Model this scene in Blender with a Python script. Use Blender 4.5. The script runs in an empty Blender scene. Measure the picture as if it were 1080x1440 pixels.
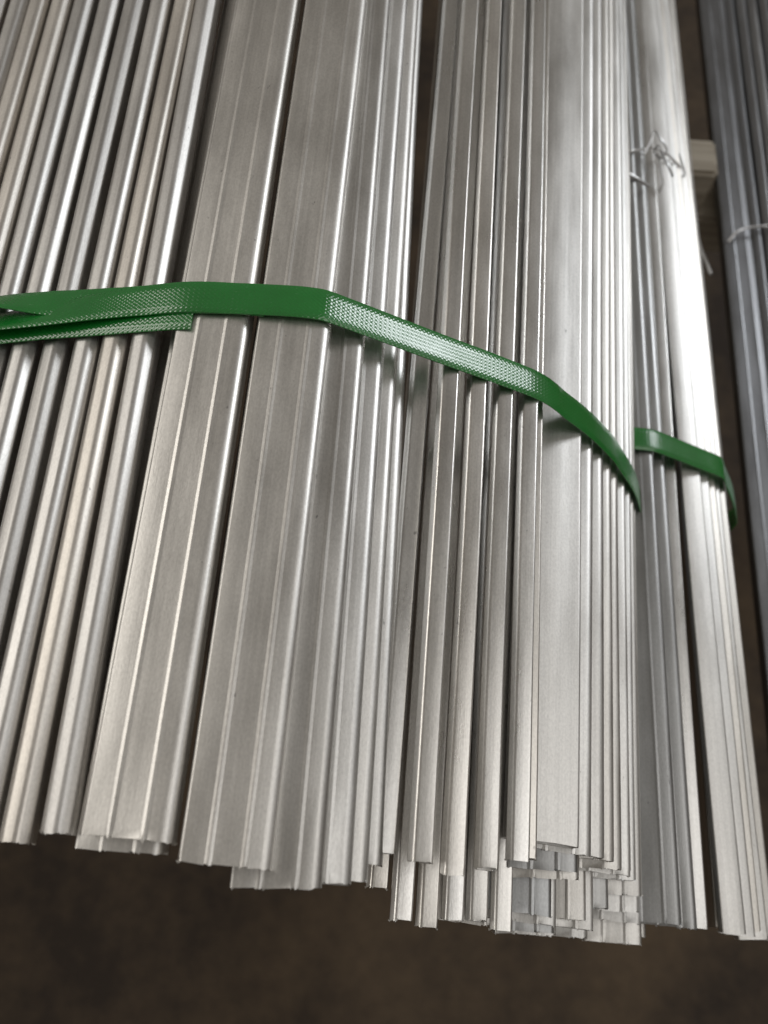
import bpy, math, random
import numpy as np
from mathutils import Matrix, Vector

random.seed(7)
sc = bpy.context.scene
C = sc.collection

# ------------------------------------------------------------------ camera
CAM_H = 0.95                      # height of the lens above the floor
F_PX = 1200.0                     # focal length in pixels of a 1440 px tall picture
R = np.array([[0.9972631, -0.07393444, 0.0],
              [0.06843547, 0.92309044, -0.37844501],
              [0.02798012, 0.37740924, 0.92562378]])
cam = bpy.data.cameras.new('camera')
cam.sensor_fit = 'VERTICAL'
cam.sensor_height = 24.0
cam.lens = F_PX / 1440.0 * 24.0
cam.clip_start = 0.01
cam.clip_end = 60.0
cam.dof.use_dof = True
cam.dof.focus_distance = 0.325
cam.dof.aperture_fstop = 6.2
cam_o = bpy.data.objects.new('camera', cam)
M4 = Matrix([list(R[0]) + [0.0], list(R[1]) + [0.0], list(R[2]) + [CAM_H], [0, 0, 0, 1]])
cam_o.matrix_world = M4
C.objects.link(cam_o)
sc.camera = cam_o

# ------------------------------------------------------------------ light
world = bpy.data.worlds.new('World')
sc.world = world
world.use_nodes = True
bg = world.node_tree.nodes['Background']
bg.inputs['Color'].default_value = (1.0, 0.925, 0.825, 1)
bg.inputs['Strength'].default_value = 0.20


def area(name, loc, target, sx, sy, power, col):
    l = bpy.data.lights.new(name, 'AREA')
    l.shape = 'RECTANGLE'
    l.size, l.size_y = sx, sy
    l.energy = power
    l.color = col
    o = bpy.data.objects.new(name, l)
    o.location = loc
    d = Vector(target) - Vector(loc)
    o.rotation_euler = d.to_track_quat('-Z', 'Y').to_euler()
    C.objects.link(o)
    return o


TGT = (0.0, 0.3, 0.6)
# a bright doorway low on the right and a dimmer row of high windows on the left
area('doorway_light', (2.62, 2.28, 2.31), TGT, 1.15, 0.82, 38, (0.93, 0.965, 1.0))
area('window_light', (-2.6, 0.75, 3.05), TGT, 2.8, 0.50, 28, (1.0, 0.96, 0.90))
area('overhead_fill', (1.75, -0.1, 3.3), TGT, 1.5, 1.9, 13, (1.0, 0.98, 0.95))  # added fill overhead, brightens the flat tops near the cut ends

sc.view_settings.view_transform = 'Standard'
sc.view_settings.look = 'None'
sc.view_settings.exposure = 0.0
sc.view_settings.gamma = 1.0
sc.render.engine = 'CYCLES'
sc.cycles.use_denoising = True
sc.cycles.max_bounces = 10
sc.cycles.sample_clamp_indirect = 6.0


# ------------------------------------------------------------------ helpers
def ray(u, v):
    return R @ np.array([(u - 540.0) / F_PX, -(v - 720.0) / F_PX, -1.0])


def unproj(u, v, zc):
    """point (m, lens at the origin) seen at a place of the photo, zc metres from lens level"""
    r = ray(u, v)
    return r * (zc / r[2])


def y_row(x, z, row):
    k = (720.0 - row) / F_PX
    a = R[1, 1] + k * R[1, 2]
    b = R[0, 1] * x + R[2, 1] * z + k * (R[0, 2] * x + R[2, 2] * z)
    return -b / a


def mesh_obj(name, verts, faces, mat, parent=None, smooth=True, angle=40, uvs=None):
    me = bpy.data.meshes.new(name)
    me.from_pydata(verts, [], faces)
    if uvs is not None:
        uvl = me.uv_layers.new(name='UVMap')
        for lp in me.loops:
            uvl.data[lp.index].uv = uvs[lp.vertex_index]
    me.update()
    if smooth:
        me.polygons.foreach_set('use_smooth', [True] * len(me.polygons))
        me.set_sharp_from_angle(angle=math.radians(angle))
    me.materials.append(mat)
    o = bpy.data.objects.new(name, me)
    C.objects.link(o)
    if parent:
        o.parent = parent
    return o


def tag(o, label=None, cat=None, group=None, kind=None):
    if label:
        o['label'] = label
    if cat:
        o['category'] = cat
    if group:
        o['group'] = group
    if kind:
        o['kind'] = kind
    return o


def new_mat(name):
    m = bpy.data.materials.new(name)
    m.use_nodes = True
    nt = m.node_tree
    return m, nt, nt.nodes['Principled BSDF']


def N(nt, kind, **kw):
    n = nt.nodes.new(kind)
    for k, v in kw.items():
        setattr(n, k, v)
    return n


# ------------------------------------------------------------------ materials
def metal(name, base, rough):
    """mill finish aluminium: fine drawing lines along the bar, faint grain, handling smudges"""
    m, nt, p = new_mat(name)
    L = nt.links.new
    tc = N(nt, 'ShaderNodeTexCoord')
    oi = N(nt, 'ShaderNodeObjectInfo')
    shift = N(nt, 'ShaderNodeVectorMath', operation='SCALE')
    comb = N(nt, 'ShaderNodeCombineXYZ')
    for i in range(3):
        L(oi.outputs['Random'], comb.inputs[i])
    L(comb.outputs[0], shift.inputs[0])
    shift.inputs['Scale'].default_value = 37.0
    add = N(nt, 'ShaderNodeVectorMath', operation='ADD')
    L(tc.outputs['Object'], add.inputs[0])
    L(shift.outputs[0], add.inputs[1])

    def noise(sc3, scale, detail, rg=0.6):
        mp = N(nt, 'ShaderNodeMapping')
        mp.inputs['Scale'].default_value = sc3
        L(add.outputs[0], mp.inputs['Vector'])
        n = N(nt, 'ShaderNodeTexNoise')
        n.inputs['Scale'].default_value = scale
        n.inputs['Detail'].default_value = detail
        n.inputs['Roughness'].default_value = rg
        L(mp.outputs[0], n.inputs['Vector'])
        return n
    lines = noise((1, 0.012, 1), 2600, 3)         # drawing lines
    grain = noise((1, 0.6, 1), 1300, 3)          # satin grain
    smudge = noise((1, 0.25, 1), 60, 4)           # handling marks
    wave = noise((1, 0.10, 1), 90, 2)             # slight unevenness
    # colour
    hv = N(nt, 'ShaderNodeMapRange')
    hv.inputs['To Min'].default_value = 0.84
    hv.inputs['To Max'].default_value = 1.08
    L(oi.outputs['Random'], hv.inputs['Value'])
    sm = N(nt, 'ShaderNodeMapRange')
    sm.inputs['From Min'].default_value = 0.3
    sm.inputs['From Max'].default_value = 0.7
    sm.inputs['To Min'].default_value = 0.84
    sm.inputs['To Max'].default_value = 1.05
    L(smudge.outputs['Fac'], sm.inputs['Value'])
    gm = N(nt, 'ShaderNodeMapRange')
    gm.inputs['From Min'].default_value = 0.3
    gm.inputs['From Max'].default_value = 0.7
    gm.inputs['To Min'].default_value = 0.90
    gm.inputs['To Max'].default_value = 1.07
    L(grain.outputs['Fac'], gm.inputs['Value'])
    m1 = N(nt, 'ShaderNodeMath', operation='MULTIPLY')
    L(hv.outputs[0], m1.inputs[0])
    L(sm.outputs[0], m1.inputs[1])
    m2 = N(nt, 'ShaderNodeMath', operation='MULTIPLY')
    L(m1.outputs[0], m2.inputs[0])
    L(gm.outputs[0], m2.inputs[1])
    # scratches and rub marks along the bar, a few dark specks
    scr = noise((1, 0.006, 1), 520, 4, 0.7)
    sr = N(nt, 'ShaderNodeMapRange')
    sr.inputs['From Min'].default_value = 0.36
    sr.inputs['From Max'].default_value = 0.64
    sr.inputs['To Min'].default_value = 0.92
    sr.inputs['To Max'].default_value = 1.06
    L(scr.outputs['Fac'], sr.inputs['Value'])
    spk = noise((1, 0.5, 1), 420, 2, 0.5)
    kr = N(nt, 'ShaderNodeMapRange')
    kr.inputs['From Min'].default_value = 0.74
    kr.inputs['From Max'].default_value = 0.80
    kr.inputs['To Min'].default_value = 1.0
    kr.inputs['To Max'].default_value = 0.55
    L(spk.outputs['Fac'], kr.inputs['Value'])
    m3 = N(nt, 'ShaderNodeMath', operation='MULTIPLY')
    L(sr.outputs[0], m3.inputs[0])
    L(kr.outputs[0], m3.inputs[1])
    m4 = N(nt, 'ShaderNodeMath', operation='MULTIPLY')
    L(m2.outputs[0], m4.inputs[0])
    L(m3.outputs[0], m4.inputs[1])
    m2 = m4
    col = N(nt, 'ShaderNodeVectorMath', operation='SCALE')
    mixc = N(nt, 'ShaderNodeMix', data_type='RGBA')
    mixc.inputs['A'].default_value = (base[0] * 1.0, base[1] * 0.99, base[2] * 0.975, 1)
    mixc.inputs['B'].default_value = (base[0] * 0.975, base[1] * 1.0, base[2] * 1.035, 1)
    hz = N(nt, 'ShaderNodeMath', operation='FRACT')
    hm = N(nt, 'ShaderNodeMath', operation='MULTIPLY')
    hm.inputs[1].default_value = 17.3
    L(oi.outputs['Random'], hm.inputs[0])
    L(hm.outputs[0], hz.inputs[0])
    L(hz.outputs[0], mixc.inputs['Factor'])
    L(mixc.outputs['Result'], col.inputs[0])
    L(m2.outputs[0], col.inputs['Scale'])
    L(col.outputs[0], p.inputs['Base Color'])
    p.inputs['Metallic'].default_value = 1.0
    rr = N(nt, 'ShaderNodeMapRange')
    rr.inputs['From Min'].default_value = 0.3
    rr.inputs['From Max'].default_value = 0.7
    rr.inputs['To Min'].default_value = rough - 0.05
    rr.inputs['To Max'].default_value = rough + 0.07
    L(smudge.outputs['Fac'], rr.inputs['Value'])
    L(rr.outputs[0], p.inputs['Roughness'])
    b1 = N(nt, 'ShaderNodeBump')
    b1.inputs['Strength'].default_value = 0.08
    b1.inputs['Distance'].default_value = 0.0002
    L(lines.outputs['Fac'], b1.inputs['Height'])
    b2 = N(nt, 'ShaderNodeBump')
    b2.inputs['Strength'].default_value = 0.10
    b2.inputs['Distance'].default_value = 0.0003
    L(grain.outputs['Fac'], b2.inputs['Height'])
    L(b1.outputs[0], b2.inputs['Normal'])
    b3 = N(nt, 'ShaderNodeBump')
    b3.inputs['Strength'].default_value = 0.25
    b3.inputs['Distance'].default_value = 0.0006
    L(wave.outputs['Fac'], b3.inputs['Height'])
    L(b2.outputs[0], b3.inputs['Normal'])
    L(b3.outputs[0], p.inputs['Normal'])
    return m


MAT_ALU = metal('mill_aluminium', (0.80, 0.775, 0.735), 0.41)
MAT_TUBE = metal('drawn_aluminium', (0.74, 0.71, 0.668), 0.43)
MAT_SHADED = metal('shaded_aluminium', (0.24, 0.238, 0.24), 0.36)  # darker base colour stands in for shade on the far right bundle
MAT_EDGE = metal('smooth_aluminium', (0.80, 0.775, 0.735), 0.30)
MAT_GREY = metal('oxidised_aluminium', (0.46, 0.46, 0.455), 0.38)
MAT_WIRE = metal('tie_wire_steel', (0.62, 0.61, 0.60), 0.38)


def strap_mat():
    m, nt, p = new_mat('green_strapping')
    L = nt.links.new
    uv = N(nt, 'ShaderNodeUVMap')
    sep = N(nt, 'ShaderNodeSeparateXYZ')
    L(uv.outputs[0], sep.inputs[0])

    def sine(sock, per):
        a = N(nt, 'ShaderNodeMath', operation='MULTIPLY')
        a.inputs[1].default_value = 2 * math.pi / per
        L(sock, a.inputs[0])
        s = N(nt, 'ShaderNodeMath', operation='SINE')
        L(a.outputs[0], s.inputs[0])
        return s.outputs[0]
    s1 = sine(sep.outputs['X'], 2.0)        # uv is in millimetres
    s2 = sine(sep.outputs['Y'], 1.6)
    pr = N(nt, 'ShaderNodeMath', operation='MULTIPLY')
    L(s1, pr.inputs[0])
    L(s2, pr.inputs[1])
    sm = N(nt, 'ShaderNodeMath', operation='ADD')
    L(pr.outputs[0], sm.inputs[0])
    h1 = N(nt, 'ShaderNodeMath', operation='MULTIPLY')
    h1.inputs[1].default_value = 0.45
    L(s1, h1.inputs[0])
    L(h1.outputs[0], sm.inputs[1])
    wear = N(nt, 'ShaderNodeTexNoise')
    wear.inputs['Scale'].default_value = 0.045
    wear.inputs['Detail'].default_value = 3
    L(uv.outputs[0], wear.inputs['Vector'])
    wr = N(nt, 'ShaderNodeMapRange')
    wr.inputs['From Min'].default_value = 0.35
    wr.inputs['From Max'].default_value = 0.6
    wr.inputs['To Min'].default_value = 0.7
    wr.inputs['To Max'].default_value = 1.0
    L(wear.outputs['Fac'], wr.inputs['Value'])
    hh = N(nt, 'ShaderNodeMath', operation='MULTIPLY')
    L(sm.outputs[0], hh.inputs[0])
    L(wr.outputs[0], hh.inputs[1])
    b = N(nt, 'ShaderNodeBump')
    b.inputs['Strength'].default_value = 0.8
    b.inputs['Distance'].default_value = 0.000045
    L(hh.outputs[0], b.inputs['Height'])
    L(b.outputs[0], p.inputs['Normal'])
    cr = N(nt, 'ShaderNodeMix', data_type='RGBA')
    cr.inputs['A'].default_value = (0.007, 0.150, 0.018, 1)
    cr.inputs['B'].default_value = (0.014, 0.235, 0.034, 1)
    L(wear.outputs['Fac'], cr.inputs['Factor'])
    smp = N(nt, 'ShaderNodeMapping')
    smp.inputs['Scale'].default_value = (0.22, 1.3, 1)
    L(uv.outputs[0], smp.inputs['Vector'])
    sn = N(nt, 'ShaderNodeTexNoise')
    sn.inputs['Scale'].default_value = 1.0
    sn.inputs['Detail'].default_value = 4
    sn.inputs['Roughness'].default_value = 0.65
    L(smp.outputs[0], sn.inputs['Vector'])
    sq = N(nt, 'ShaderNodeMapRange')
    sq.inputs['From Min'].default_value = 0.66
    sq.inputs['From Max'].default_value = 0.74
    sq.inputs['To Max'].default_value = 0.55
    L(sn.outputs['Fac'], sq.inputs['Value'])
    scf = N(nt, 'ShaderNodeMix', data_type='RGBA')
    scf.inputs['B'].default_value = (0.30, 0.46, 0.33, 1)
    L(sq.outputs[0], scf.inputs['Factor'])
    L(cr.outputs['Result'], scf.inputs['A'])
    L(scf.outputs['Result'], p.inputs['Base Color'])
    p.inputs['Roughness'].default_value = 0.21
    p.inputs['IOR'].default_value = 1.62
    p.inputs['Specular IOR Level'].default_value = 0.75
    p.inputs['Subsurface Weight'].default_value = 0.15
    p.inputs['Subsurface Radius'].default_value = (0.0005, 0.0012, 0.0005)
    p.inputs['Subsurface Scale'].default_value = 1.0
    return m


MAT_STRAP = strap_mat()


def wood_mat():
    m, nt, p = new_mat('pale_timber')
    L = nt.links.new
    tc = N(nt, 'ShaderNodeTexCoord')
    mp = N(nt, 'ShaderNodeMapping')
    mp.inputs['Scale'].default_value = (2, 30, 30)
    L(tc.outputs['Object'], mp.inputs['Vector'])
    n = N(nt, 'ShaderNodeTexNoise')
    n.inputs['Scale'].default_value = 4
    n.inputs['Detail'].default_value = 6
    L(mp.outputs[0], n.inputs['Vector'])
    cr = N(nt, 'ShaderNodeValToRGB')
    cr.color_ramp.elements[0].position = 0.3
    cr.color_ramp.elements[0].color = (0.25, 0.21, 0.16, 1)
    cr.color_ramp.elements[1].position = 0.7
    cr.color_ramp.elements[1].color = (0.50, 0.45, 0.37, 1)
    L(n.outputs['Fac'], cr.inputs['Fac'])
    L(cr.outputs[0], p.inputs['Base Color'])
    p.inputs['Roughness'].default_value = 0.75
    b = N(nt, 'ShaderNodeBump')
    b.inputs['Strength'].default_value = 0.4
    b.inputs['Distance'].default_value = 0.001
    L(n.outputs['Fac'], b.inputs['Height'])
    L(b.outputs[0], p.inputs['Normal'])
    return m


MAT_WOOD = wood_mat()


def floor_mat():
    m, nt, p = new_mat('dirty_concrete')
    L = nt.links.new
    tc = N(nt, 'ShaderNodeTexCoord')
    n = N(nt, 'ShaderNodeTexNoise')
    n.inputs['Scale'].default_value = 5.0
    n.inputs['Detail'].default_value = 7
    n.inputs['Roughness'].default_value = 0.6
    L(tc.outputs['Object'], n.inputs['Vector'])
    n2 = N(nt, 'ShaderNodeTexNoise')
    n2.inputs['Scale'].default_value = 60.0
    n2.inputs['Detail'].default_value = 5
    L(tc.outputs['Object'], n2.inputs['Vector'])
    ad = N(nt, 'ShaderNodeMath', operation='MULTIPLY_ADD')
    ad.inputs[1].default_value = 0.25
    L(n2.outputs['Fac'], ad.inputs[0])
    L(n.outputs['Fac'], ad.inputs[2])
    cr = N(nt, 'ShaderNodeValToRGB')
    e = cr.color_ramp.elements
    e[0].position = 0.50
    e[0].color = (0.026, 0.0165, 0.010, 1)
    e[1].position = 0.80
    e[1].color = (0.085, 0.057, 0.032, 1)
    L(ad.outputs[0], cr.inputs['Fac'])
    L(cr.outputs[0], p.inputs['Base Color'])
    p.inputs['Roughness'].default_value = 0.85
    b = N(nt, 'ShaderNodeBump')
    b.inputs['Strength'].default_value = 0.5
    b.inputs['Distance'].default_value = 0.003
    L(n2.outputs['Fac'], b.inputs['Height'])
    L(b.outputs[0], p.inputs['Normal'])
    return m


# ------------------------------------------------------------------ the floor
fl = mesh_obj('floor', [(-6, -5, 0), (6, -5, 0), (6, 7, 0), (-6, 7, 0)], [(0, 1, 2, 3)], floor_mat(), smooth=False)
tag(fl, 'dark brown stained concrete floor below the bundles', kind='structure')

# ------------------------------------------------------------------ bar profiles (millimetres, top right corner at 0,0)


def fillet(pts, segs=4):
    """closed polygon of (x, z, radius) with rounded corners"""
    out = []
    n = len(pts)
    for i in range(n):
        p0 = Vector(pts[i - 1][:2])
        p = Vector(pts[i][:2])
        p1 = Vector(pts[(i + 1) % n][:2])
        r = pts[i][2]
        a, b = (p0 - p).normalized(), (p1 - p).normalized()
        ang = a.angle(b)
        if r <= 0 or ang > math.radians(178):
            out.append(tuple(p))
            continue
        t = min(r / math.tan(ang / 2), 0.48 * (p0 - p).length, 0.48 * (p1 - p).length)
        r = t * math.tan(ang / 2)
        bis = (a + b).normalized()
        c = p + bis * (r / math.sin(ang / 2))
        s, e = p + a * t - c, p + b * t - c
        tot = s.angle(e)
        sign = 1 if s.x * e.y - s.y * e.x > 0 else -1
        for k in range(segs + 1):
            th = sign * tot * k / segs
            out.append((c.x + s.x * math.cos(th) - s.y * math.sin(th), c.y + s.x * math.sin(th) + s.y * math.cos(th)))
    return out


def ribs(w, at, hgt=0.26, half=1.15):
    o = []
    for x in at:
        o += [(x - half, 0, 1.2), (x, hgt, 1.0), (x + half, 0, 1.2)]
    return o


def prof_wide(h):
    w = 27.3
    top = [(-w, 0, 1.0)] + ribs(w, (-w + 8.8, -w + 19.2)) + [(0, -0.3, 4.2)]
    return fillet(top + [(0, -h, 0.8), (-w, -h, 0.8)], 4)


PROF = {
    'wide': prof_wide(7.5),
    'deep': prof_wide(9.6),
    'thin': prof_wide(4.75),
    'strip': fillet([(-16.0, 0, 0.6), (0, 0, 1.6), (0, -4.7, 0.6), (-16.0, -4.7, 0.6)], 4),
    'slim': fillet([(-12.2, 0, 0.6), (0, 0, 1.6), (0, -4.7, 0.6), (-12.2, -4.7, 0.6)], 4),
    'plain': fillet([(-27.3, 0, 0.8), (-9.0, 0.05, 0), (-8.4, -0.12, 0), (0, -0.25, 1.3), (0, -9.6, 0.8), (-27.3, -9.6, 0.8)], 4),
    'tube': fillet([(-10.4, -3.3, 2.6), (-7.9, 0, 2.9), (-2.7, 0.1, 2.9), (0, -3.3, 2.6), (0, -7.8, 0.7), (-10.4, -7.8, 0.7)], 6),
    'angled': fillet([(-8.3, -1.9, 0.7), (-6.4, 0, 2.0), (0, 0, 0.9), (0, -8.2, 0.6), (-6.7, -8.2, 0.6)], 5),
}
LEN = 1700.0
BAR_MESH = {}


def bar_mesh(prof, var, mat):
    key = (prof, var, mat.name)
    if key in BAR_MESH:
        return BAR_MESH[key]
    rnd = random.Random(hash((prof, var)) % 9973 if False else sum(map(ord, prof)) * 13 + var * 101)
    outer = PROF[prof]
    n = len(outer)
    cx = sum(p[0] for p in outer) / n
    cz = sum(p[1] for p in outer) / n
    zs = [p[1] for p in outer]
    xs = [p[0] for p in outer]
    w, h = max(xs) - min(xs), max(zs) - min(zs)
    mx, mz = (max(xs) + min(xs)) / 2, (max(zs) + min(zs)) / 2
    wall = 0.7
    inner = [((x - mx) * (1 - 2 * wall / w) + mx, (z - mz) * (1 - 2 * wall / h) + mz) for x, z in outer]
    # the saw leaves an uneven end: it is a little out of square and the edge is nicked
    skew = rnd.uniform(-0.05, 0.05)
    skz = rnd.uniform(-0.06, 0.06)
    ends = [skew * (x - mx) + skz * (z - mz) + rnd.uniform(-0.4, 0.4) for x, z in outer]
    stations = [0.0, 3.0] + [30.0 * q for q in range(1, 24)] + [900.0, LEN]
    ph = [rnd.uniform(0, 6.28) for _ in range(4)]
    am = [rnd.uniform(0.10, 0.32) for _ in range(4)]

    def bow(y):
        return (am[0] * math.sin(y / 95 + ph[0]) + am[1] * math.sin(y / 41 + ph[1]) * 0.4, am[2] * math.sin(y / 110 + ph[2]) + am[3] * 0.35 * math.sin(y / 37 + ph[3]))
    verts, faces = [], []
    for si, y in enumerate(stations):
        for k, (x, z) in enumerate(outer):
            dx = dz = 0.0
            yy = y
            if si == 0:
                yy = ends[k]
                dx = rnd.uniform(-0.06, 0.06) - 0.10 * (x - mx) / w
                dz = rnd.uniform(-0.06, 0.06) - 0.25 * max(0, (z - mz)) / h
            bx_, bz_ = bow(y)
            verts.append(((x + dx + bx_) / 1000, yy / 1000, (z + dz + bz_) / 1000))
    base_in = len(verts)
    for y in (0.0, LEN):
        for k, (x, z) in enumerate(inner):
            verts.append((x / 1000, (ends[k] + 0.15 if y == 0 else y) / 1000, z / 1000))
    for si in range(len(stations) - 1):
        for k in range(n):
            a, b = si * n + k, si * n + (k + 1) % n
            faces.append((a, a + n, b + n, b))
    last = (len(stations) - 1) * n
    for k in range(n):
        k2 = (k + 1) % n
        faces.append((k, k2, base_in + k2, base_in + k))                       # cut face
        faces.append((base_in + k, base_in + k2, base_in + n + k2, base_in + n + k))
        faces.append((last + k2, last + k, base_in + n + k, base_in + n + k2))
    # burrs hanging from the lower lip of the cut
    for q in range(rnd.randint(2, 4)):
        k = rnd.randrange(n)
        x, z = outer[k]
        s = rnd.uniform(0.3, 0.7)
        i0 = len(verts)
        y0 = ends[k]
        tri = [(x - s, y0 + 0.3, z - 0.15), (x + s, y0 + 0.3, z - 0.15), (x + rnd.uniform(-s, s), y0 - rnd.uniform(0.2, 0.6), z + rnd.uniform(-0.6, 0.3)), (x, y0 + 0.2, z - 0.6)]
        verts += [(a / 1000, b / 1000, c / 1000) for a, b, c in tri]
        faces += [(i0, i0 + 1, i0 + 2), (i0 + 1, i0 + 3, i0 + 2), (i0 + 3, i0, i0 + 2), (i0, i0 + 3, i0 + 1)]
    me = bpy.data.meshes.new(prof + '_bar')
    me.from_pydata(verts, [], faces)
    import bmesh
    bm = bmesh.new()
    bm.from_mesh(me)
    bmesh.ops.recalc_face_normals(bm, faces=bm.faces)
    bm.to_mesh(me)
    bm.free()
    me.polygons.foreach_set('use_smooth', [True] * len(me.polygons))
    me.set_sharp_from_angle(angle=math.radians(38))
    me.materials.append(mat)
    BAR_MESH[key] = me
    return me


count = [0]


def bar(prof, x800, x100, zmm, tilt, row, label, group, name, mat=None, ref=(0.085, 0.32)):
    """one bar; x in mm of its top right corner at two places along its length, zmm below the lens,
    tilt in degrees (right side down), row = where its cut end shows"""
    mat = mat or {'tube': MAT_TUBE, 'angled': MAT_EDGE}.get(prof, MAT_ALU)
    count[0] += 1
    me = bar_mesh(prof, count[0] % 7, mat)
    x0, x1, z = x800 / 1000, x100 / 1000, zmm / 1000
    slope = (x1 - x0) / (ref[1] - ref[0])
    y = y_row(x0, z, row) if row is not None else 0.0
    x = x0 + slope * (y - ref[0])
    o = bpy.data.objects.new(name, me)
    o.location = (x, y, z + CAM_H)
    o.rotation_mode = 'YXZ'
    o.rotation_euler = (random.uniform(-0.0008, 0.0008), math.radians(tilt), -math.atan(slope))
    C.objects.link(o)
    tag(o, label, 'metal bar', group)
    return o


def xat(u, v, zmm):
    return unproj(u, v, zmm / 1000)[0] * 1000


G1T = 'narrow rounded bars on the left of the big bundle'
G1W = 'wide ribbed bars across the top of the big bundle'
G1N = 'narrow angled bars between dark gaps'
G1L = 'lower bars whose ends stick out under the big bundle'
G1S = 'bars stepped down the right side of the big bundle'
G2 = 'bars of the second bundle'
G3 = 'bars of the far right bundle'

# narrow rounded bars, from the wide ribbed ones outwards
ORD = ['first', 'second', 'third', 'fourth', 'fifth', 'sixth', 'seventh', 'eighth', 'ninth', 'tenth', 'eleventh']
T = [(-89.7, -94.7, -273.3, 1172), (-101.6, -105.2, -276.0, 1185), (-113.6, -117.2, -278.6, 1196), (-126.6, -131.2, -281.6, 1199), (-138.5, -143.0, -284.2, 1190),
     (-151.0, -156.0, -286.8, 1196), (-163.2, -168.6, -290.0, 1200), (-175.4, -181.0, -293.3, 1192), (-187.6, -193.5, -296.7, 1197), (-199.8, -206.0, -300.0, 1195)]
for i, (a, b, z, row) in enumerate(T):
    bar('tube', a, b, z + random.uniform(-0.5, 0.2), -11 + random.uniform(-6, 6), row,
        'narrow rounded aluminium bar, %s to the left of the wide ribbed bars' % ORD[i], G1T, 'rounded_bar')
# the layer under them, seen only as dark depth in the gaps
for i in range(7):
    a = -95.0 - 12.3 * i
    bar('tube', a, a - 4, -291.0 - 2.7 * i, -11, 1165, 'narrow rounded aluminium bar lying under the gap beside the %s top bar' % ORD[i],
        'rounded bars of the layer below', 'rounded_bar')

bar('tube', -83.5, -85.5, -286.0, -8, 1160, 'narrow rounded aluminium bar at the bottom of the dark gap beside the wide ribbed bars', 'rounded bars of the layer below', 'rounded_bar')

# wide ribbed bars
bar('wide', -55.3, -55.4, -268.6, -4, 1184, 'wide grey bar with two ribs, leftmost wide one under the green strap', G1W, 'ribbed_bar')
bar('wide', -59.0, -59.0, -277.0, -4, 1202, 'wide bar under the leftmost wide ribbed one, its end sticking out', G1W, 'ribbed_bar')
bar('wide', -24.9, -24.8, -269.3, 1.5, 1222, 'wide grey bar with two ribs, second wide one where the strap bends down', G1W, 'ribbed_bar')
bar('wide', -26.8, -26.8, -277.0 - 0.3, 1.0, 1212, 'wide bar lying directly under the second wide ribbed bar', G1W, 'ribbed_bar')
bar('wide', -11.0, -13.8, -277.6, 3, 1253, 'wide ribbed bar half covered by the second wide one, its end reaching lower', G1W, 'ribbed_bar')
bar('wide', -2.7, -5.8, -285.6, 4, 1244, 'wide ribbed bar, third step down to the right under the strap', G1W, 'ribbed_bar')
bar('wide', 2.4, -0.2, -293.4, 4, 1239, 'wide ribbed bar, fourth step down, showing a narrow bright edge', G1W, 'ribbed_bar')
bar('wide', 6.6, 2.4, -301.3, 4, 1215, 'wide ribbed bar, lowest step left of the dark gaps', G1W, 'ribbed_bar')

# narrow angled bars with dark gaps between
NB = [(13.6, 17.3, -303.5, 8, 1203, 'narrow bar set deep beside the leftmost dark gap'),
      (24.9, 27.5, -295.4, 4, 1214, 'narrow angled bar, first right of the widest dark gap'),
      (36.4, 39.7, -301.6, 5, 1231, 'narrow angled bar, second right of the widest dark gap, longest end'),
      (48.6, 52.3, -307.8, 4, 1224, 'narrow angled bar, third right of the widest dark gap'),
      (60.2, 64.0, -314.4, 4, 1212, 'narrow angled bar, fourth right of the widest dark gap'),
      (64.2, 68.0, -323.5, 6, 1209, 'narrow bar edge showing just left of the broad smooth grey face')]
for a, b, z, t, row, lab in NB:
    bar('angled', a, b, z, t, row, lab, G1N, 'angled_bar')
LW = [(13.0, -318, 1250, 'short lower bar end under the deepest narrow bar'),
      (22.5, -316, 1297, 'lower narrow bar end sticking out, leftmost of the low row'),
      (31.8, -318, 1306, 'lower narrow bar end sticking out, second of the low row'),
      (41.5, -321, 1294, 'lower narrow bar end sticking out, third of the low row'),
      (51.0, -324, 1297, 'lower narrow bar end sticking out, fourth of the low row'),
      (60.5, -327, 1310, 'lower narrow bar end sticking out, fifth of the low row')]
for a, z, row, lab in LW:
    bar('angled', a, a + 3, z - 24, 6, row, lab, G1L, 'angled_bar')

# right flank: wide bars stacked flat, each a step further out and down
STEP = [(83.9, 89.5, 1190, 'plain', -339.3)]
SX = [83.9, 91.8, 99.2, 105.9, 111.6, 117.2, 122.6, 127.2, 131.4, 135.2, 138.4]
rows = [1203, 1217, 1206, 1201, 1212, 1204, 1226, 1216, 1232, 1226, 1240, 1234, 1262, 1286, 1258, 1300, 1292, 1331, 1318]
for k in range(1, 5):
    STEP.append((SX[k], SX[k] + 6.2, rows[2 * k - 2], 'deep', -339.3 - 9.75 * k))
for k in range(10, 21):
    xx = float(np.interp(k / 2.0, range(11), SX)) + (0.7 if k % 2 == 0 else -0.8) + random.uniform(-0.3, 0.2)
    STEP.append((xx, xx + 6.0 + random.uniform(-0.4, 0.4), rows[k - 2], 'thin', -339.3 - 4.875 * k))
ORD2 = ORD + ['twelfth', 'thirteenth', 'fourteenth', 'fifteenth', 'sixteenth', 'seventeenth', 'eighteenth', 'nineteenth', 'twentieth']
for i, (a, b, row, pr, z) in enumerate(STEP):
    lab = 'broad smooth grey bar at the top of the stepped right side' if i == 0 else 'flat bar on the stepped right side, %s step below the broad smooth bar' % ORD2[i - 1]
    bar(pr, a, b, z, 3 if i == 0 else 1.5, row, lab, G1S, 'ribbed_bar')
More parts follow.
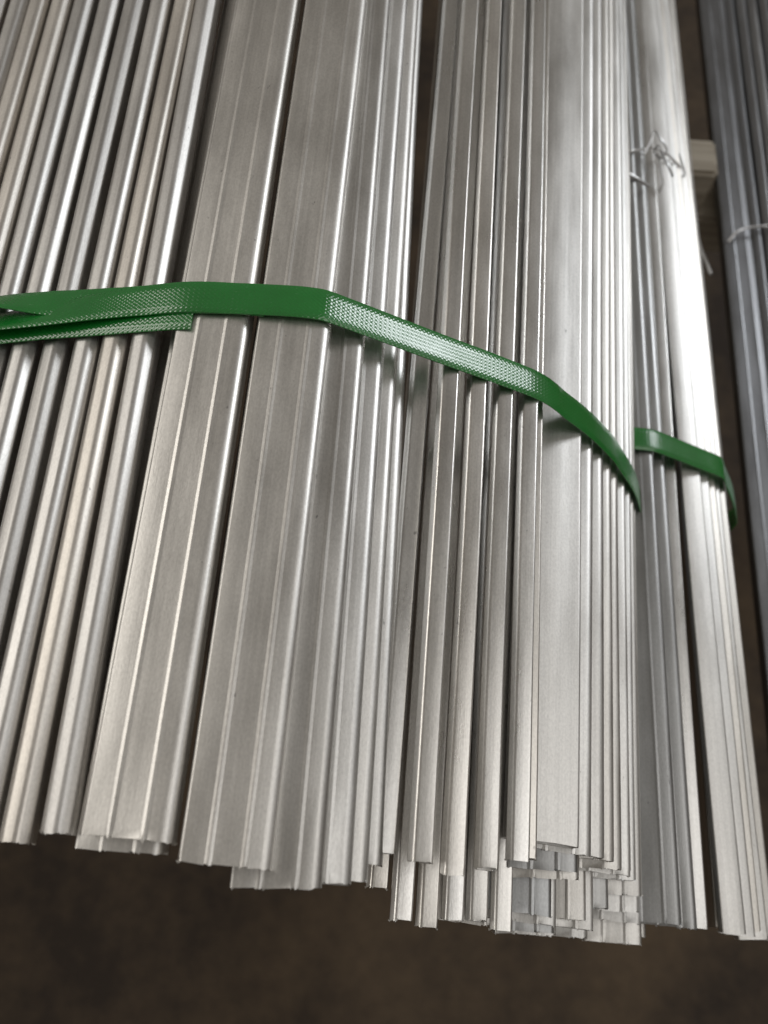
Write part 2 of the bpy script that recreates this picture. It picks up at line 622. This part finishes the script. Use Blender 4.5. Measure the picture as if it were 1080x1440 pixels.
LOWB = [(85.0, -349.5, 1228, 'thin'), (87.0, -354.8, 1240, 'thin'), (78.0, -361.0, 1288, 'thin'), (81.0, -366.2, 1302, 'thin'), (73.0, -373.0, 1296, 'thin'), (99.0, -391.0, 1296, 'thin'),
        (103.0, -396.2, 1308, 'thin'), (88.0, -404.0, 1314, 'thin'), (90.0, -409.2, 1318, 'thin'), (108.0, -424.0, 1322, 'deep'), (62.0, -376.0, 1304, 'thin'), (112.0, -405.0, 1280, 'thin')]
for i, (a, z, row, pr) in enumerate(LOWB):
    bar(pr, a, a + 4, z, random.uniform(-1.5, 2.0), row, 'flat bar end in the ragged pile under the broad bar, %s from above' % ORD2[i], G1L, 'ribbed_bar', MAT_GREY if i in (0, 2, 4, 7, 11) else None)

# ---- second bundle
def bar2(prof, u8, u1, z, tilt, row, lab, grp=G2, name='ribbed_bar'):
    mat = MAT_SHADED if grp == G3 else (MAT_GREY if 'flat grey' in lab or 'flat dark' in lab else None)
    p8, p1 = unproj(u8, 800, z / 1000), unproj(u1, 100, z / 1000)
    return bar(prof, p8[0] * 1000, p1[0] * 1000, z, tilt, row, lab, grp, name, mat, ref=(p8[1], p1[1]))


bar2('wide', 930, 888, -421.5, -9, 1300, 'flat grey bar of the second bundle, next to the big bundle')
bar2('wide', 947, 899, -429.5, -9, 1306, 'flat grey bar of the second bundle, one step right with a bright edge')
bar2('angled', 961, 912, -436.0, 2, 1308, 'thin bar between two dark gaps of the second bundle', name='angled_bar')
bar2('wide', 953, 903, -449.0, -2, 1304, 'flat dark bar in the gap of the second bundle')
bar2('slim', 1000, 931, -441.5, 6.5, 1313, 'bright white strip on top of the second bundle, right of its dark gap', name='flat_strip')
for i, (u8, u1, z, row) in enumerate([(1011, 939, -447.5, 1316), (1019, 945, -452.8, 1310), (1026, 951, -458.2, 1322), (1034, 957, -463.8, 1316)]):
    bar2('strip', u8, u1, z, 6.5, row, 'bluish white strip on the right side of the second bundle, %s step down' % ORD[i], name='flat_strip')
for i, (x, z, row) in enumerate([(206.5, -471.0, 1310), (212.5, -481.0, 1303), (218.0, -492.0, 1292), (224.0, -504.0, 1288), (229.0, -516.0, 1284)]):
    bar('deep', x, x - 4, z, 3, row, 'flat bar on the outer side of the second bundle, %s below the white strips' % ORD[i], G2, 'ribbed_bar', ref=(0.16, 0.5))
for i, (x, z) in enumerate([(170.0, -460.0), (172.0, -470.0)]):
    bar('deep', x, x + 6, z, 0, 1290, 'inner bar of the second bundle, %s below the thin bar' % ORD[i], G2, 'ribbed_bar', ref=(0.16, 0.5))

# ---- far right bundle, lower, its shade put into the metal's colour
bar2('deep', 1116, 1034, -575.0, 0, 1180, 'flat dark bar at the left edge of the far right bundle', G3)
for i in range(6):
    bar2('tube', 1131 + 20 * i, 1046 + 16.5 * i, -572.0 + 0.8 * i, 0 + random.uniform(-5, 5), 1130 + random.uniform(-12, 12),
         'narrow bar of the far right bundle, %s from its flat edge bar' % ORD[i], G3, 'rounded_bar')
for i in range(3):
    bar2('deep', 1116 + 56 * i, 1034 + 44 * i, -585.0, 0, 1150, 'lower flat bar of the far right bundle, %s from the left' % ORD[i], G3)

# ------------------------------------------------------------------ straps
def smooth_path(pts, per=10):
    P = [Vector(p) for p in pts]
    P = [P[0] * 2 - P[1]] + P + [P[-1] * 2 - P[-2]]
    out = []
    for i in range(1, len(P) - 2):
        p0, p1, p2, p3 = P[i - 1:i + 3]
        for k in range(per):
            t = k / per
            out.append(0.5 * ((2 * p1) + (-p0 + p2) * t + (2 * p0 - 5 * p1 + 4 * p2 - p3) * t * t + (-p0 + 3 * p1 - 3 * p2 + p3) * t ** 3))
    out.append(P[-2])
    return out


def band(name, pts, parent, width=13.8, thick=0.7, per=8, linear=False):
    """strap along pts = (x, y, z, roll) in mm, roll turns it about its own length"""
    P = [Vector(p) for p in pts]
    path = smooth_path([p[:3] for p in pts], per) if not linear else [Vector(p[:3]) for p in pts]
    n = len(path)
    rolls = np.interp(np.linspace(0, len(pts) - 1, n), range(len(pts)), [p[3] for p in pts])
    verts, uvs, faces = [], [], []
    s = 0.0
    cross = [-0.5, -0.48, -0.25, 0, 0.25, 0.48, 0.5]
    m = len(cross)
    for i, c in enumerate(path):
        a, b = path[max(0, i - 1)], path[min(n - 1, i + 1)]
        t = (b - a).normalized()
        if i:
            s += (c - path[i - 1]).length
        side = Vector((0, 1, 0))
        side = (side - t * side.dot(t)).normalized()
        nor = side.cross(t)
        if nor.z < 0 and abs(nor.z) > 0.05 and t.x > 0:
            pass
        nor = t.cross(side) if t.cross(side).dot(Vector((0, 0, 1))) * (1 if t.x > 0 else -1) > 0 else side.cross(t)
        r = math.radians(rolls[i])
        sd = side * math.cos(r) + nor * math.sin(r)
        nr = nor * math.cos(r) - side * math.sin(r)
        for q in cross:
            lift = thick * (0.5 if abs(q) < 0.49 else 0.2)
            p = c + sd * (q * width) + nr * lift
            verts.append((p.x / 1000, p.y / 1000, p.z / 1000 + CAM_H))
            uvs.append((s, q * width + 7))
        for q in cross:
            lift = -thick * (0.5 if abs(q) < 0.49 else 0.2)
            p = c + sd * (q * width) + nr * lift
            verts.append((p.x / 1000, p.y / 1000, p.z / 1000 + CAM_H))
            uvs.append((s, q * width + 7))
    k = 2 * m
    for i in range(n - 1):
        A, B = i * k, (i + 1) * k
        for j in range(m - 1):
            faces.append((A + j, B + j, B + j + 1, A + j + 1))
            faces.append((A + m + j, A + m + j + 1, B + m + j + 1, B + m + j))
        faces.append((A, A + m, B + m, B))
        faces.append((A + m - 1, B + m - 1, B + 2 * m - 1, A + 2 * m - 1))
    for i in (0, n - 1):
        A = i * k
        for j in range(m - 1):
            faces.append((A + j, A + j + 1, A + m + j + 1, A + m + j))
    import bmesh
    o = mesh_obj(name, verts, faces, MAT_STRAP, parent, True, 50, uvs)
    bm = bmesh.new()
    bm.from_mesh(o.data)
    bmesh.ops.recalc_face_normals(bm, faces=bm.faces)
    bm.to_mesh(o.data)
    bm.free()
    return o


YS = 190.9
strap = bpy.data.objects.new('packing_strap', None)
C.objects.link(strap)
tag(strap, 'green plastic packing strap across the big bundle with a loose end', 'strap', 'green packing straps')
lift = 1.2
hull = [(-215, -302), (-186, -293.5), (-159, -287.2), (-136, -282.6), (-114, -278.2), (-96, -274), (-79, -270.4), (-62, -268.6), (-49, -267.6), (-38, -267.3), (-32, -267.7), (-28, -268.4), (-24.5, -269.9), (-20.5, -271.9), (-14, -275.2),
        (-6, -279.3), (9, -287.1), (24, -294.7), (34, -299.6), (44, -304.7), (53, -309.4), (59.5, -313.0), (65.5, -317.4), (71, -322.8), (76, -328.6), (84.6, -337.4), (93.6, -347.6), (101, -357.2), (107.8, -366.4), (113.8, -376.4), (119.8, -386.4),
        (125.3, -396), (130.2, -405.5), (134.6, -415.5), (138.6, -426), (142.4, -440), (142.6, -470)]
main = []
for i, (x, z) in enumerate(hull):
    roll = 0
    if x < -125:
        roll = -40 * min(1, (-125 - x) / 34)
    dz = 0.0 if x > -60 else 0.3
    main.append((x, YS + (1.0 * (-100 - x) / 60 if x < -100 else 0), z + lift + dz + 0.1 * abs(roll), roll))
band('band', main, strap, per=6)
# the welded overlap running off to the left and its cut tail
ov = [(-215, YS - 11.5, -299.0, -30), (-186, YS - 10.5, -289.5, -30), (-159, YS - 8.6, -283.0, -28), (-136, YS - 5.6, -278.9, -18), (-114, YS - 2.0, -275.4, -7), (-96, YS - 0.4, -271.9, 0), (-79, YS + 0.1, -268.3, 0), (-62, YS + 0.1, -267.2, 0), (-50, YS, -267.3, 0)]
band('overlap', ov, strap, per=6)
tl = [(-215, YS - 14.0, -300.6, 0), (-186, YS - 12.0, -292.2, 0), (-159, YS - 10.0, -286.0, 0), (-136, YS - 8.2, -281.6, 0), (-114, YS - 7.2, -277.5, 0), (-96, YS - 6.8, -273.4, 0), (-86, YS - 6.8, -270.9, 0), (-76.5, YS - 6.9, -268.9, 0)]
band('tail', tl, strap, per=6)

s2 = bpy.data.objects.new('packing_strap', None)
C.objects.link(s2)
tag(s2, 'short stretch of green plastic strap over the second bundle', 'strap', 'green packing straps')
Y2 = 227.0
band('band', [(x, Y2, z, 0) for x, z in [(112, -420.3), (130, -420.0), (138, -420.0), (144, -420.4), (149, -421.8), (156, -425.4), (172, -434.3), (184, -441.0), (191, -444.8), (195.5, -448.0), (198.6, -452.0), (201.0, -457), (206.5, -466.5), (213.5, -478.5), (220, -490.5), (226, -503), (231, -515), (232, -530)]], s2, per=6)

# ------------------------------------------------------------------ tie wires
def wire(name, pts, rad, parent=None, per=6):
    path = smooth_path(pts, per)
    verts, faces = [], []
    S = 7
    up = Vector((0.3, 0.2, 1)).normalized()
    n = len(path)
    for i, c in enumerate(path):
        t = (path[min(n - 1, i + 1)] - path[max(0, i - 1)]).normalized()
        a = t.cross(up).normalized()
        b = t.cross(a)
        for k in range(S):
            th = 2 * math.pi * k / S
            p = c + (a * math.cos(th) + b * math.sin(th)) * rad
            verts.append((p.x / 1000, p.y / 1000, p.z / 1000 + CAM_H))
    for i in range(n - 1):
        for k in range(S):
            faces.append((i * S + k, i * S + (k + 1) % S, (i + 1) * S + (k + 1) % S, (i + 1) * S + k))
    faces.append(tuple(range(S)))
    faces.append(tuple((n - 1) * S + k for k in range(S)))
    return mesh_obj(name, verts, faces, MAT_WIRE, parent)


def px(u, v, z):
    p = unproj(u, v, z / 1000) * 1000
    return (p[0], p[1], p[2])


w1 = bpy.data.objects.new('tie_wire', None)
C.objects.link(w1)
tag(w1, 'thin steel wire twisted in a knot around the second bundle', 'wire', 'tie wires round the bundles')
wire('loop', [px(868, 238, -420), px(882, 244, -419), px(897, 252, -422), px(912, 262, -428)], 1.1, w1)
wire('loop', [px(872, 216, -420), px(890, 212, -419), px(905, 210, -427), px(918, 208, -428), px(930, 212, -430), px(944, 222, -440), px(960, 240, -462), px(972, 262, -490)], 0.75, w1)
wire('knot', [px(905, 218, -424), px(914, 200, -422), px(921, 184, -420), px(930, 197, -421), px(938, 211, -425), px(930, 222, -426), px(920, 214, -428), px(926, 205, -424), px(934, 218, -424)], 0.7, w1)
wire('wire_end', [px(930, 214, -426), px(936, 226, -424), px(942, 238, -426), px(946, 248, -430)], 0.8, w1)
wire('wire_end', [px(926, 216, -428), px(930, 240, -430), px(932, 258, -432), px(927, 270, -434)], 0.7, w1)
wire('wire_end', [px(955, 215, -448), px(960, 232, -452), px(963, 246, -456), px(958, 248, -456)], 0.7, w1)

w2 = wire('tie_wire', [px(980, 330, -512), px(986, 350, -510), px(993, 368, -506), px(1000, 386, -504)], 1.2)
tag(w2, 'short bent wire end poking out beside the second bundle', 'wire', 'tie wires round the bundles')
w3 = wire('tie_wire', [px(1024, 340, -571), px(1034, 328, -568), px(1046, 322, -568), px(1060, 319, -568), px(1078, 318, -568), px(1100, 320, -569)], 1.0)
tag(w3, 'thin wire tied across the far right bundle', 'wire', 'tie wires round the bundles')

# ------------------------------------------------------------------ timber bearer between the bundles
def box(name, x0, x1, y0, y1, z0, z1, mat, parent=None, bev=0.003):
    import bmesh
    bm = bmesh.new()
    bmesh.ops.create_cube(bm, size=1)
    for v in bm.verts:
        v.co = Vector(((x0 + x1) / 2 + v.co.x * (x1 - x0), (y0 + y1) / 2 + v.co.y * (y1 - y0), (z0 + z1) / 2 + v.co.z * (z1 - z0)))
    bmesh.ops.bevel(bm, geom=list(bm.edges), offset=bev, segments=2, affect='EDGES')
    me = bpy.data.meshes.new(name)
    bm.to_mesh(me)
    bm.free()
    me.materials.append(mat)
    o = bpy.data.objects.new(name, me)
    C.objects.link(o)
    if parent:
        o.parent = parent
    return o


tr = bpy.data.objects.new('trestle', None)
C.objects.link(tr)
tag(tr, 'pale timber bearer in the gap between the second and far right bundles', 'trestle')
zb = -0.596
zt = zb + 0.052
ya, yb = unproj(985, 243, zt)[1], unproj(985, 194, zt)[1]
box('beam', 0.10, 0.75, ya, yb, CAM_H + zb - 0.045, CAM_H + zb, MAT_WOOD, tr)
for xx in (0.12, 0.66):
    box('leg', xx, xx + 0.06, ya + 0.006, yb - 0.006, 0.0, CAM_H + zb - 0.0455, MAT_WOOD, tr)
xb = unproj(1010, 225, zt)[0]
blk = box('timber_block', xb - 0.030, xb, ya, yb, CAM_H + zb + 0.0005, CAM_H + zt, MAT_WOOD)
tag(blk, 'pale wooden block wedged between the second bundle and the far right bundle', 'wood block')
